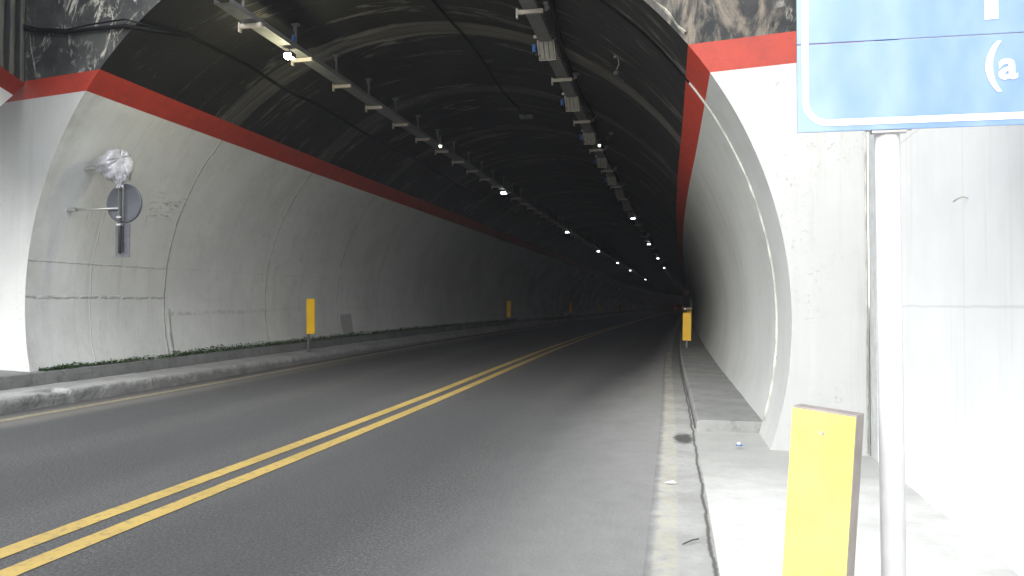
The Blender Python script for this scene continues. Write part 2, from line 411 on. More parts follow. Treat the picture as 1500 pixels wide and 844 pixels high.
# ---------------------------------------------------------------- tunnel profile (measured portal arch)
CX, CZ = -4.18, 1.06
PC = (0.006408911934044555, -0.06200176244231283, -0.04809688656215595, 0.20901153791060398, 0.05897894462655421, 4.962917410144456)
def prof(th):
    f = th - math.pi / 2; r = 0
    for c in PC: r = r * f + c
    return CX + r * math.cos(th), CZ + r * math.sin(th)
def th_at(z, left):
    lo, hi = (math.pi / 2, 3.45) if left else (math.pi / 2, -.35)
    for _ in range(50):
        m = (lo + hi) / 2
        if prof(m)[1] > z: lo = m
        else: hi = m
    return lo
def Yp(x): return 8.2 - .2 * x
def warpY(x, y):                      # first rows follow the skewed portal, square from y = 13
    return Yp(x) + (y - 8) / 5 * (13 - Yp(x)) if y < 13 else y
T_L0, T_L1, T_L2 = th_at(.40, True), th_at(4.33, True), th_at(4.60, True)
T_R2, T_R1, T_R0 = th_at(3.92, False), th_at(3.62, False), th_at(.0, False)
YS = [8 + i * .5 for i in range(10)] + [13 + i for i in range(0, 30)] + [43 + 3 * i for i in range(0, 104)]
arc = {}
def lining(name, mat, ta, tb, n, parent, label=None):
    rows, uvs = [], []
    ths = [ta + (tb - ta) * i / n for i in range(n + 1)]
    us = [0]
    for i in range(n):
        a, b = prof(ths[i]), prof(ths[i + 1]); us.append(us[-1] + math.hypot(a[0] - b[0], a[1] - b[1]))
    for y in YS:
        r_, q_ = [], []
        for k, t in enumerate(ths):
            x, z = prof(t); yy = warpY(x, y); r_.append(W(x, yy, z)); q_.append((us[k], yy))
        rows.append(r_); uvs.append(q_)
    m = MB(); m.grid(rows, uvs)
    o = m.build(name, mat, parent, smooth=True)
    if label: o['label'] = label
    return o
tunnel = empty('road_tunnel', (CX, 8.9, 0)); tag(tunnel, 'horseshoe concrete road tunnel with white walls, red band and sooty black vault', 'tunnel')
TM = Matrix.Translation((-CX, -8.9, 0))
def under(o, parent):                 # parent keeping world place
    o.parent = parent; o.matrix_parent_inverse = Matrix.Translation(-parent.location) if parent.rotation_euler.z == 0 else parent.matrix_basis.inverted()
    return o
t_parts = [
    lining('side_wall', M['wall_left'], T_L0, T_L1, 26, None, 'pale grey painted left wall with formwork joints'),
    lining('red_band', M['red_in'], T_L1, T_L2, 2, None, 'dull red band along the left wall'),
    lining('vault', M['vault'], T_L2, T_R2, 60, None, 'soot black vault with white lime streaks'),
    lining('red_band', M['red_in'], T_R2, T_R1, 2, None, 'dull red band along the right wall'),
    lining('side_wall', M['wall_right'], T_R1, T_R0, 24, None, 'white painted right wall curving inwards, toned darker as shade'),
]
# headwall around the arch
XL, XR, ZT = -18.0, 1.6, 9.0
def face_part(name, mat, zr, left, label):
    m = MB()
    def rows(z0, z1, left):
        n = max(2, int((z1 - z0) / .12)); zt = prof(math.pi / 2)[1]
        smp = set()
        for ta, tb, k in ((T_L0, T_L1, 26), (T_L1, T_L2, 2), (T_L2, T_R2, 60), (T_R2, T_R1, 2), (T_R1, T_R0, 24)):
            for i in range(k + 1):
                t = ta + (tb - ta) * i / k
                if (t > math.pi / 2) == left: smp.add(round(prof(t)[1], 5))
        zs = sorted([z0, min(z1, zt)] + [z for z in smp if z0 + .004 < z < min(z1, zt) - .004])
        for a, b in zip(zs, zs[1:]):
            pa, pb = prof(th_at(a, left))[0] if a < zt - 1e-6 else CX, prof(th_at(b, left))[0] if b < zt - 1e-6 else prof(math.pi/2)[0]
            e = XL if left else XR
            P = [W(pa, Yp(pa), a), (e, Yp(e), a), (e, Yp(e), b), W(pb, Yp(pb), b)]
            m.quad(P if not left else P[::-1])
        if z1 > zt:
            c = prof(math.pi/2)[0]; e = XL if left else XR
            P = [W(c, Yp(c), zt), (e, Yp(e), zt), (e, Yp(e), z1), (c, Yp(c), z1)]
            m.quad(P if not left else P[::-1])
    rows(*zr, left)
    o = m.build(name, mat); o['label'] = label; return o
for lf, za, zb2, zs_ in ((False, 3.62, 3.92, 'right'), (True, 4.33, 4.60, 'left')):
    t_parts += [face_part('headwall', M['white'], (.3 if lf else -.05, za), lf, 'white painted headwall %s of the arch' % zs_),
                face_part('headwall_band', M['red'], (za, zb2), lf, 'bright red band %s of the arch' % zs_),
                face_part('upper_headwall', M['head_dark'], (zb2, ZT), lf, 'dark stained upper headwall with white lime veins')]
# lime crust along the arch edge, upper right and upper left
M['crust'] = flat('lime_crust', (.26, .25, .21), .9, var=.5, scale=14)
for t0, t1, wd in ((.62, 1.02, .05), (.70, .95, .03), (2.18, 2.3, .03)):
    m = MB(); n = 60; prev = None
    for i in range(n + 1):
        t = t0 + (t1 - t0) * i / n; x, z = prof(t); d = Vector((math.cos(t), 0, math.sin(t)))
        off = .05 + .06 * noise.noise(Vector((t * 9, wd * 50, 0))) + (.09 if wd == .03 else 0)
        w = max(.004, wd * (.5 + .9 * noise.noise(Vector((t * 25, 3, wd * 90)))))
        a = Vector((x, 0, z)) + d * off; b = a + d * w
        a.y = Yp(a.x) - .006; b.y = Yp(b.x) - .006
        mid = (a + b) / 2; mid.y -= .02
        if prev:
            m.quad([prev[0], a, mid, prev[2]]); m.quad([prev[2], mid, b, prev[1]])
        prev = (a, b, mid)
    t_parts.append(m.build('lime_crust', M['crust'], smooth=True))
for p in t_parts: under(p, tunnel)

# corner block left of the arch
A = Vector((-9.35, 10.05, 0)); D = Vector((.4, -.917, 0)); N = Vector((-.917, -.4, 0))
blk = empty('corner_buttress', (A.x, A.y, 0)); tag(blk, 'dark stained concrete buttress with red edge at the top left of the headwall', 'buttress')
def haunch(name, mat, poly):
    m = MB(); n = len(poly)
    f = [A + D * t + Vector((0, 0, z)) for t, z in poly]; b = [p + N * 2.5 for p in f]
    m.quad(f); m.quad(b[::-1])
    for i in range(n): m.quad([f[(i+1) % n], f[i], b[i], b[(i+1) % n]])
    return under(m.build(name, mat), blk)
def zb(t): return 4.54 - .61 * t
hd = NM('ribbed_dark_concrete', .8); P_ = hd.obj(); S_ = hd.sep(P_)
al = hd.math('SUBTRACT', hd.mul(S_[0], .4), hd.mul(S_[1], .917))
ribs = hd.ramp(hd.math('SINE', hd.mul(hd.math('ADD', al, hd.mul(hd.noise(P_, 2, 4), .06)), 17)), -.6, .8)
hd.color(hd.mix(ribs, (.035, .036, .035), hd.mix(hd.ramp(hd.noise(P_, 3, 6, .7), .35, .7), (.13, .135, .12), (.20, .21, .16))))
hd.bump(ribs, .8, .05)
haunch('upper_buttress', hd.m, [(0, 4.57), (2.8, 4.57), (2.8, 9), (0, 9)])
haunch('red_band', M['red'], [(0, 4.545), (.41, 4.29), (2.8, 4.29), (2.8, 4.57), (0, 4.57)])
haunch('lower_buttress', M['side'], [(.41, 4.29), (2.2, 3.2), (2.8, 3.2), (2.8, 4.29)])

# right side wall, parallel to the road, coming past the camera
sw = empty('side_wall', (1.6, 4, 0)); tag(sw, 'pale grey painted concrete wall standing behind the blue sign and its post', 'wall')
m = MB(); ys = [7.62 - i * .5 for i in range(90)]
X0 = 1.62
rows = [[(X0, y, z) for z in (-.05, 1, 2, 3, 4, 5.2)] for y in ys]; m.grid([r[::-1] for r in rows])
m.quad([(X0, ys[0], 5.2), (X0 + .5, ys[0], 5.2), (X0 + .5, ys[-1], 5.2), (X0, ys[-1], 5.2)])
m.quad([(X0 + .5, ys[0], 5.2), (X0 + .5, ys[0], -.05), (X0 + .5, ys[-1], -.05), (X0 + .5, ys[-1], 5.2)])
m.quad([(X0, ys[0], -.05), (X0, ys[0], 5.2), (X0 + .5, ys[0], 5.2), (X0 + .5, ys[0], -.05)])
under(m.build('wall_face', M['side']), sw)
m = MB(); m.box((1.66, 7.755, 4.4), (.10, .27, 8.9)); under(m.build('joint_strip', flat('joint_grey', (.45, .46, .45), .8, bump=.2)), sw)
m = MB(); m.tube([(1.58, 7.86, .03), (1.58, 7.86, 4.6)], .008, 8); under(m.build('edge_bead', M['pipe'], smooth=True), sw)
# bent rebar stubs in the side wall
for z, y, l, s in ((2.62, 4.82, .05, 1), (1.98, 5.25, .05, -1), (1.8, 5.30, .0, 1)):
    if l == 0: continue
    mm = MB(); mm.tube([(X0 + .02, y, z), (X0 - .03, y + .01, z + .012), (X0 - l, y + .03, z + .004), (X0 - l - .01, y + .07, z - .008)], .005, 6)
    under(mm.build('rebar_stub', M['pipe'], smooth=True), sw)

# ---------------------------------------------------------------- ground, road, kerbs
def strip(name, mat, x0, x1, z, ys, nx=2, kind=True, zf=None):
    m = MB(); rows, uvs = [], []
    for y in ys:
        r_, q_ = [], []
        for i in range(nx + 1):
            x = x0 + (x1 - x0) * i / nx; zz = z if zf is None else zf(x, y); r_.append(W(x, y, zz)); q_.append((x, y))
        rows.append(r_); uvs.append(q_)
    m.grid(rows, uvs)
    o = m.build(name, mat, smooth=True)
    if kind: o['kind'] = 'structure'
    return o
YR = [-60 + 4 * i for i in range(15)] + [i * .5 for i in range(0, 100)] + [50 + 4 * i for i in range(76)]
strip('road', M['road'], -8.45, -.28, 0, YR, 12)
strip('gutter', M['gutter'], -.28, .10, .0, YR, 2)
g = MB(); g.quad([(-900, -900, -.12), (900, -900, -.12), (900, 900, -.12), (-900, 900, -.12)])
g.build('ground', M['ground'])['kind'] = 'structure'
hm = MB(); rows = []
for j in range(6):
    rows.append([(-60 + 10 * i, 9.2 + 1.5 * j * j * .35 + j * 3, (8.9 + j * 4.5 + (2.5 * noise.noise(Vector((i * .7, j * .6, 0))) if j else 0))) for i in range(14)])
hm.grid(rows); hm.build('hillside', M['hill'], smooth=True)['kind'] = 'structure'
# markings
def marking(name, mat, x, w, y0, y1, label):
    m = MB(); rows, uvs = [], []
    y = y0
    while y <= y1:
        e = .005
        a = x - w / 2 + e * noise.noise(Vector((y * 6, x, 0))); b = x + w / 2 + e * noise.noise(Vector((y * 6, x, 5)))
        rows.append([W(a, y, .004), W(b, y, .004)]); y += .06 if y < 16 else .25 if y < 40 else 2
    m.grid(rows); o = m.build(name, mat); o['kind'] = 'structure'; return o
marking('centre_line_marking', M['yellow_line'], -3.72, .145, -8, 250, '')
marking('centre_line_marking', M['yellow_line'], -3.42, .145, -8, 250, '')
marking('edge_line_marking', M['worn_line'], -7.86, .16, -8, 200, '')

# left kerb and walkway: rough concrete profile swept along the road
def kerb_z(y):
    return 1.0
prof_k = [(-8.30, -.02), (-8.335, .10), (-8.36, .17), (-8.385, .188), (-8.42, .193), (-8.7, .20), (-8.97, .215)]
prof_l = [(-8.975, .19), (-9.0, .32), (-9.02, .385), (-9.08, .40), (-9.75, .41)]
def sweep(name, mat, pts, ys, amp, parent=None, seed=0, brk=None):
    rows = []
    sub = []
    for (a, b) in zip(pts, pts[1:]):
        n = max(1, int(math.hypot(a[0]-b[0], a[1]-b[1]) / .03))
        for i in range(n): sub.append((a[0] + (b[0]-a[0]) * i / n, a[1] + (b[1]-a[1]) * i / n))
    sub.append(pts[-1])
    m = MB()
    for y in ys:
        r_ = []
        for x, z in sub:
            nx = noise.fractal(Vector((x * 5 + seed, y * 3.1, z * 5)), .75, 2.1, 6) * amp * (1.5 if seed == 1 and x > -8.42 else 1)
            nz = noise.fractal(Vector((x * 5 + seed, y * 2.3, z * 5 + 9)), 1, 2, 4) * amp * .6
            xx, zz = x + nx, z + nz
            if brk: xx, zz = brk(xx, y, zz)
            r_.append(W(xx, y, zz))
        rows.append(r_)
    m.grid(rows); return m.build(name, mat, parent, smooth=False)
yk = [-12 + i * .5 for i in range(36)] + [6 + i * .035 for i in range(286)] + [16 + i * .12 for i in range(63)] + [23.5 + i * .5 for i in range(60)] + [54 + 3 * i for i in range(70)]
def brk(x, y, z):
    if 9.3 < y < 10.05 and x > -8.62:                      # broken notch in the kerb
        k = min(1, (y - 9.3) / .5) if y < 9.8 else max(0, 1 - (y - 9.8) / .12)
        z -= k * .05 * (1 if z > .12 else .2)
    return x, z
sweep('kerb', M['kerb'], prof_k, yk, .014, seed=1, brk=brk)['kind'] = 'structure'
sweep('upper_kerb', M['ledge'], prof_l, yk, .010, seed=4)['kind'] = 'structure'
m = MB(); m.quad([(-20, -12, .395), (-9.7, -12, .395), (-9.7, 12, .395), (-20, 12, .395)]); m.build('verge', M['ledge'])['kind'] = 'structure'

# right: outside pavement and raised walkway inside
ys_p = [-40, -20, -10] + [-5 + .25 * i for i in range(60)]
o = strip('pavement', M['pave'], .10, 1.75, .03, [y for y in ys_p if y < 9.4], 10, zf=lambda x, y: .001 + .002 * noise.noise(Vector((x * 3, y * 2, 0)))); 
m = MB(); rows = []; yw = [9.05 + .15 * i for i in range(80)] + [21 + i for i in range(30)] + [51 + 4 * i for i in range(70)]
for y in yw:
    rows.append([W(.11 + .012 * noise.noise(Vector((0, y * 4, 1))), y, -.02), W(.115 + .012 * noise.noise(Vector((0, y * 4, 1))), y, .105), W(.14, y, .125)] + [W(.14 + .1 * i, y, .125 + .008 * noise.noise(Vector((i * .4, y, 0)))) for i in range(1, 10)])
m.grid([r[::-1] for r in rows]); r0 = rows[0]
m.quad([r0[0], r0[1], r0[2]] + [r0[-1], Vector((r0[-1].x, r0[-1].y, -.02))])
m.build('walkway', M['walk'])['kind'] = 'structure'

# moss and weeds growing along the foot of the left wall
M['moss'] = flat('moss_green', (.05, .10, .03), .9, var=.5, scale=6)
m = MB()
for i in range(22000):
    y = 10.2 + 36 * random.random() ** 1.5
    dens = .35 + .9 * noise.noise(Vector((y * .8, 0, 0))) + (.4 if y > 13 else -.1)
    if random.random() > dens + .25: continue
    h = random.uniform(.015, .09) * (1.35 if y > 13.4 else .8) * (1 + .6 * noise.noise(Vector((y * 1.7, 4, 0))))
    px_, pz_ = -9.12 + random.uniform(-.05, .05), .40
    # wall foot position
    a = random.uniform(0, 6.28); s = random.uniform(.01, .028)
    b = W(px_ + .0, y, pz_ - .01 + random.uniform(0, h))
    d = Vector((math.cos(a), math.sin(a), random.uniform(-.2, .6))) * s
    e = Vector((-math.sin(a), math.cos(a), random.uniform(.1, .9))) * s
    m.quad([b, b + d, b + d * .8 + e, b + e * 1.1])
tag(m.build('moss', M['moss']), 'green moss and low weeds along the foot of the left tunnel wall', 'moss', kind='stuff')

# ---------------------------------------------------------------- cable trays, hangers
def on_vault_z(x):
    lo, hi = (T_L2, math.pi / 2) if x < CX else (T_R2, math.pi / 2)
    for _ in range(40):
        mdl = (lo + hi) / 2
        px_ = prof(mdl)[0]
        if (px_ < x) == (x < CX): lo = mdl
        else: hi = mdl
    return prof(lo)[1]
def tray(x, z, w, y0, y1, step, nb, label, group, bar_w, hx):
    root = empty('cable_tray', W(x, y0, z)); tag(root, label, 'cable tray', group)
    m = MB(); ys = []
    y = y0
    while y < y1: ys.append(y); y += 1.5 if y < 60 else 4
    for (a, b, c, d) in ((-w/2, w/2, 0, 0), (-w/2, -w/2, 0, .07), (w/2, w/2, 0, .07)):
        rows = [[W(x + a, yy, z + c), W(x + b, yy, z + d)] for yy in ys]; m.grid(rows)
        rows = [[W(x + a + (.004 if a == b else 0), yy, z + c + (.004 if a != b else 0)), W(x + b + (.004 if a == b else 0), yy, z + d + (.004 if a != b else 0))] for yy in ys]; m.grid([r[::-1] for r in rows])
    under(m.build('tray_channel', M['tray']), root)
    zc = on_vault_z(x + hx)
    b0 = MB(); b0.box((0, 0, -.035), (bar_w, .05, .055)); b0.box((-bar_w / 2 - .012, 0, -.05), (.024, .06, .13)); bar = b0.build('bracket_bar', M['bar'], bevel=.004)
    h0 = MB(); hh = zc - z - .0; h0.box((hx, 0, hh / 2 - .05), (.035, .02, hh - .05)); h0.box((hx, 0, hh - .05), (.12, .08, .03)); h0.box((hx - .03, .02, hh - .1), (.04, .02, .08))
    hg = h0.build('hanger', M['hang'])
    for k in range(nb):
        y = y0 + .75 + k * step
        for src in (bar, hg):
            o = src if k == 0 else src.copy()
            if k: col.objects.link(o)
            o.parent = root; o.location = W(x, y, z) - root.location
            if src is bar: o.rotation_euler = (0, random.uniform(-.02, .02), random.uniform(-.03, .03))
    return root
tray(-5.75, 5.20, .22, 9.35, 160, 1.60, 60, 'long grey cable tray hanging on the left side of the vault', 'cable trays under the vault', .32, -.12)
tray(-1.97, 5.30, .20, 9.9, 150, 3.42, 36, 'long grey cable tray hanging right of the middle of the vault', 'cable trays under the vault', .34, .24)

# ---------------------------------------------------------------- lamps
def make_flood(lit, mat_lens):
    root = empty('tunnel_floodlight')
    tilt = Matrix.Rotation(R(-48), 4, 'X')        # front face turned down and towards the portal
    m = MB(); m.box((0, 0, 0), (.26, .40, .07), tilt)
    for k in range(7): m.box((0, -.15 + k * .05, .05), (.22, .012, .045), tilt)
    m.build('housing', M['dark'], root, bevel=.008)
    mb_ = MB(); mb_.box((-.02, -.28, .14), (.28, .05, .05)); mb_.box((-.02, -.14, .2), (.05, .3, .02)); mb_.build('mount_bar', M['bar'], root, bevel=.004)
    f = MB()
    for sx in (-1, 1): f.box((sx * .122, 0, -.04), (.018, .38, .016), tilt)
    for sy in (-1, 1): f.box((0, sy * .185, -.04), (.26, .018, .016), tilt)
    f.build('frame', M['bar'], root)
    for i in range(3):
        l = MB(); l.box((-.073 + .073 * i, 0, -.042), (.06, .33, .01), tilt); l.build('lens', mat_lens, root)
    y = MB(); y.tube([(-.15, .02, 0), (-.15, .02, .17), (.15, .02, .17), (.15, .02, 0)], .011, 6); y.box((0, .02, .19), (.3, .05, .02)); y.build('yoke', M['hang'], root)
    jb = MB(); jb.box((-.19, 0, .02), (.06, .11, .14)); b = jb.build('junction_box', M['blue'], root, bevel=.01)
    c = MB(); c.tube([(-.19, -.02, -.05), (-.2, -.04, -.12), (-.15, -.03, -.16), (-.1, 0, -.1)], .008, 6); c.build('cable', M['black'], root, smooth=True)
    return root
fl0 = make_flood(False, M['lens'])
names = ['nearest of the unlit floodlights under the right cable tray, above the first pale ring',
         'second unlit floodlight from the tunnel mouth under the right cable tray',
         'third unlit floodlight from the tunnel mouth under the right cable tray',
         'fourth unlit floodlight from the tunnel mouth under the right cable tray',
         'fifth unlit floodlight from the tunnel mouth under the right cable tray',
         'sixth unlit floodlight from the tunnel mouth under the right cable tray',
         'seventh unlit floodlight from the tunnel mouth under the right cable tray',
         'eighth unlit floodlight from the tunnel mouth under the right cable tray']
srcs = []
for k in range(8):
    o = fl0 if k == 0 else copy_tree(fl0)
    o.location = W(-1.97, 12.15 + 3.42 * k, 5.22)
    o.scale = (1, .85, .85)
    tag(o, names[k], 'floodlight', 'unlit floodlights under the right cable tray')
# the lit floodlight near the left of the mouth
def make_lamp(mat_lens, name='tunnel_lamp'):
    root = empty(name)
    m = MB(); m.box((0, 0, .045), (.30, .22, .09)); m.box((0, 0, .10), (.2, .14, .03)); m.build('housing', M['dark'], root, bevel=.015)
    l = MB(); l.box((0, 0, -.006), (.24, .16, .012)); l.box((0, -.115, .035), (.20, .012, .05)); l.build('lens', mat_lens, root)
    y = MB(); y.box((0, 0, .16), (.03, .03, .12)); y.build('bracket', M['hang'], root)
    return root
near = make_lamp(M['lit_warm']); near.location = W(-5.70, 11.15, 5.03); near.scale = (.5, .62, .8)
jb = MB(); jb.box((.03, .16, .36), (.05, .12, .20)); jb.build('junction_box', M['blue'], near, bevel=.01)
jb = MB(); jb.box((-.05, .14, .27), (.09, .07, .09)); jb.build('cable_gland', M['bar'], near, bevel=.01)
tag(near, 'glaring lit floodlight with blue junction box under the left cable tray near the tunnel mouth', 'lamp', 'lit lamps under the left cable tray')
pl = bpy.data.lights.new('floodlight_glow', 'POINT'); pl.energy = 16; pl.color = (1, .95, .62); pl.shadow_soft_size = .08
po = bpy.data.objects.new('floodlight_glow', pl); col.objects.link(po); po.parent = near; po.location = (0, -.1, -.45)
ordn = ['first', 'second', 'third', 'fourth', 'fifth', 'sixth', 'seventh', 'eighth']
lp0 = make_lamp(M['lit']); first = True
for side, x, z, yy in (('left', -5.75, 5.08, (27.2, 42.8, 58.4, 74.6, 90.8, 122.3)), ('right', -1.97, 5.17, (37.4, 53.4, 69.6, 87.2))):
    for k, y in enumerate(yy):
        o = lp0 if first else copy_tree(lp0); first = False
        o.location = W(x, y, z); o.scale = (.8, .8, .8)
        t_ = ('first small white lamp beyond the glaring floodlight, under the left cable tray' if k == 0 else '%s small white lit lamp beyond the glaring floodlight, under the left cable tray' % ordn[k]) if side == 'left' else '%s lit white lamp from the mouth in the row under the right cable tray' % ordn[k]
        tag(o, t_, 'lamp', 'lit lamps under the %s cable tray' % side)
# tiny indicator lamps
for (px_, py_, d, lab) in ((645, 213, 17.6, 'tiny pale indicator lamp hanging just below the left cable tray'), (878, 212, 19.5, 'tiny greenish indicator lamp beside the third unlit floodlight')):
    r = empty('indicator_lamp', at(px_, py_, d)); tag(r, lab, 'indicator lamp')
    m = MB(); m.tube([(0, 0, -.05), (0, 0, -.03), (0, 0, .0)], [.02, .032, .032], 10); m.build('bulb', M['lit_small'], r)
    m = MB(); m.tube([(0, 0, 0), (0, 0, .05), (0, 0, .22)], [.036, .03, .012], 10); m.build('cap', M['dark'], r)

# ---------------------------------------------------------------- cables
def vault_pt(x, y, off=.03):
    z = on_vault_z(x); return W(x, y, z - off)
m = MB(); pts = []
for px_, py_ in ((-90, 28), (-30, 33), (15, 39), (60, 46), (100, 47), (140, 42), (185, 38), (215, 44)):
    # on the headwall plane
    r = cF + cR * ((px_ - 750) / F_PX) - cU * ((py_ - 422) / F_PX); n_ = Vector((.2, 1, 0)); k = (8.2 - .06 - 0) / r.dot(n_)
    pts.append(Vector((0, 0, CAM_H)) + r * k)
b_pts = [pts[0] + Vector((1.05, -1.5, 0)) * .6, pts[1] + Vector((.3, -.75, 0))] + pts[2:]
for y in (10.4, 11, 12, 13.5, 15, 17, 19, 21, 23, 26, 30, 36):
    x = -6.93; b_pts.append(W(x + .04, y, on_vault_z(-6.93) - .07 - .03 * math.sin(y * 2)))
tag(MB().tube(b_pts, .028, 8).build('power_cable', M['black'], smooth=True), 'thick black cable looping over the headwall and along the left of the vault', 'cable')
b2 = [p + Vector((0, -.03, .05 + .03 * math.sin(i * 1.3))) for i, p in enumerate(b_pts[:9])]
tag(MB().tube(b2, .012, 6).build('thin_cable', M['black'], smooth=True), 'thin black cable running just above the thick one on the headwall', 'cable')
pts = [vault_pt(-3.62 + .05 * math.sin(y), y, .045) for y in [9.1 + i * .7 for i in range(16)]]
c = empty('ceiling_cable', pts[0]); tag(c, 'black cable along the crown of the vault ending at a junction box', 'cable')
under(MB().tube(pts, .022, 6).build('cable', M['black'], smooth=True), c)
e = pts[-1]; under(MB().box((e.x, e.y, e.z - .02), (.3, .2, .07)).build('junction_box', M['hang']), c)
pts = [vault_pt(-1.62 + .06 * math.sin(y * .8) - .01 * y, y, .09 + .05 * math.sin(y * 1.7)) for y in [8.7 + i * .8 for i in range(40)]]
tag(MB().tube(pts, .04, 8).build('power_cable', M['black'], smooth=True), 'thick sagging black cable bundle right of the right cable tray', 'cable')
# white pipe bent round the right wall close to the mouth
pts = []
for i in range(30):
    t = T_R0 + .03 + (.585 - T_R0 - .03) * i / 29; x, z = prof(t); d = Vector((math.cos(t), 0, math.sin(t)))
    y = 8.95 + .42 * i / 29 + .006 * math.sin(i * .9)
    pts.append(Vector((x, y, z)) - d * (.022 + .004 * math.sin(i * 1.1) ** 2))
pipe = empty('conduit_pipe', (pts[0].x, pts[0].y, .15)); tag(pipe, 'thin white conduit pipe bent up the right tunnel wall from the walkway', 'pipe')
under(MB().tube([p for p in pts if p.z > .12], .017, 8).build('pipe', M['pipe'], smooth=True), pipe)
c2 = []
for i in range(26):
    t = .585 + .75 * i / 25; x, z = prof(t); d = Vector((math.cos(t), 0, math.sin(t))); c2.append(Vector((x, 9.37 + .02 * math.sin(i), z)) - d * .03)
under(MB().tube(c2, .011, 6).build('cable', M['black'], smooth=True), pipe)
m = MB()
for i in (5, 11, 17, 23): p = pts[i]; m.box((p.x + .012, p.y, p.z), (.025, .05, .02))
under(m.build('clamp', M['hang']), pipe)
# small ceiling fittings on the right haunch of the vault
for px_, py_, d, rz, lab in ((911, 36, 11.2, .4, 'small pale steel bracket on the upper right vault near the mouth'), (905, 82, 11.6, -.3, 'small round steel fitting hanging below the pale bracket at the upper right')):
    r = empty('ceiling_fitting', at(px_, py_, d), rz); tag(r, lab, 'fitting')
    m = MB(); m.box((0, 0, 0), (.10, .06, .05)); m.tube([(0, 0, 0), (.02, 0, -.12), (-.02, 0, -.2)], .012, 6); m.build('bracket', M['hang'], r)
    m = MB(); m.tube([(-.02, 0, -.2), (-.02, 0, -.23), (-.02, 0, -.27)], [.02, .05, .03], 10); m.build('holder', M['dark'], r)
p0, p1 = at(892, 198, 18.5), at(914, 184, 18.9)
r = empty('camera_arm', p1); tag(r, 'pale steel arm jutting from the right side of the vault beside the floodlight row', 'arm')
under(MB().tube([p0, p1], .028, 8).build('arm', M['bar']), r)
under(MB().box((p1.x, p1.y, p1.z), (.14, .12, .12)).build('mount', M['bar'], bevel=.01), r)
under(MB().tube([p0, p0 + Vector((-.02, -.04, -.1))], .05, 8).build('camera_head', M['dark']), r)

# ---------------------------------------------------------------- wrapped lamp, round sign and plate on the left wall
gx, gy = -8.20, 10.62
gr = empty('covered_sign', (gx, gy, 0)); 
tag(gr, 'round sign and narrow plate seen from behind under a silver wrapped lamp on left wall', 'sign')
pole = MB(); pole.tube([(gx, gy, 2.12), (gx, gy, 3.25)], .022, 10); under(pole.build('pole', M['dark'], smooth=True), gr)
disc = MB(); dy = gy + .07
rows = [[(gx + .02 + rr * math.cos(t) , dy + yo, 2.87 + rr * math.sin(t)) for t in [2 * math.pi * k / 48 for k in range(49)]] for rr, yo in ((.0, -.012), (.26, -.012), (.285, -.016), (.295, -.008), (.295, .012), (.0, .012))]
disc.grid(rows); under(disc.build('round_sign', M['sign_back'], smooth=False), gr)
m = MB(); m.box((gx + .01, dy - .028, 2.87), (.035, .02, .52)); m.box((gx - .02, dy - .05, 2.87), (.03, .03, .46)); under(m.build('sign_rail', M['steel']), gr)
m = MB(); m.box((gx + .0, dy, 2.32), (.24, .012, .50)); under(m.build('plate', M['plate_grey'], bevel=.003), gr)
m = MB(); m.box((gx, dy - .02, 2.34), (.05, .02, .38)); under(m.build('plate_rail', M['dark']), gr)
m = MB()
for z in (3.1, 2.66, 2.55): m.box((gx, gy, z), (.07, .06, .025))
under(m.build('clamp', M['steel']), gr)
wx = -9.16
m = MB(); m.tube([(wx + .02, gy - .02, 2.79), (gx, gy, 2.79)], .018, 8); under(m.build('arm', M['steel'], smooth=True), gr)
m = MB(); m.box((wx - .01, gy - .02, 2.8), (.03, .10, .22)); m.box((wx + .16, gy - .02, 2.79), (.16, .06, .05)); under(m.build('wall_plate', M['steel']), gr)
# upper arm and plate
m = MB(); m.tube([(wx + .08, gy, 3.38), (gx - .1, gy, 3.42)], .02, 8); m.box((wx + .10, gy, 3.4), (.03, .1, .22)); m.box((wx + .2, gy, 3.4), (.10, .07, .07)); under(m.build('upper_bracket', M['steel']), gr)
# silver bag: pleated drum gathered at the pole
ax = Vector((.90, -.43, .06)).normalized(); sx = ax.cross(Vector((0, 0, 1))).normalized(); sz = sx.cross(ax)
cb = Vector((gx - .10, gy + .02, 3.45))
bag = MB(); rows = []
stations = [(-.28, .05), (-.27, .13), (-.24, .17), (-.14, .19), (0, .205), (.10, .215), (.15, .21), (.17, .19), (.175, .14), (.165, .07), (.155, .0)]
nseg = 72
for si, (a, rr) in enumerate(stations):
    r_ = []
    for k in range(nseg + 1):
        t = 2 * math.pi * k / nseg; kk = k % nseg; tt = 2 * math.pi * kk / nseg
        wr = (.35 if si >= 6 else 1) * noise.noise(Vector((math.cos(tt) * 3.5, math.sin(tt) * 3.5, a * 3))) * .028 + noise.noise(Vector((math.cos(tt) * 9, math.sin(tt) * 9, a * 6))) * .016
        axw = (-.022 * max(0, math.cos(4.5 * tt + 1.2 * math.sin(tt * 3))) ** 8 * (1 if rr > .03 else 0) if 6 <= si < 10 else 0)
        sag = .06 if (math.sin(tt) < -.75 and -.1 < a < .15) else 0
        r2 = max(0, rr + (wr + sag if rr > .01 else 0))
        r_.append(cb + sz * (.07 * max(0, 1 - rr / .2) if si >= 6 else 0) + ax * (a + axw) + sx * (r2 * math.cos(t)) + sz * (r2 * math.sin(t)))
    rows.append(r_)
bag.grid(rows)
rows = []
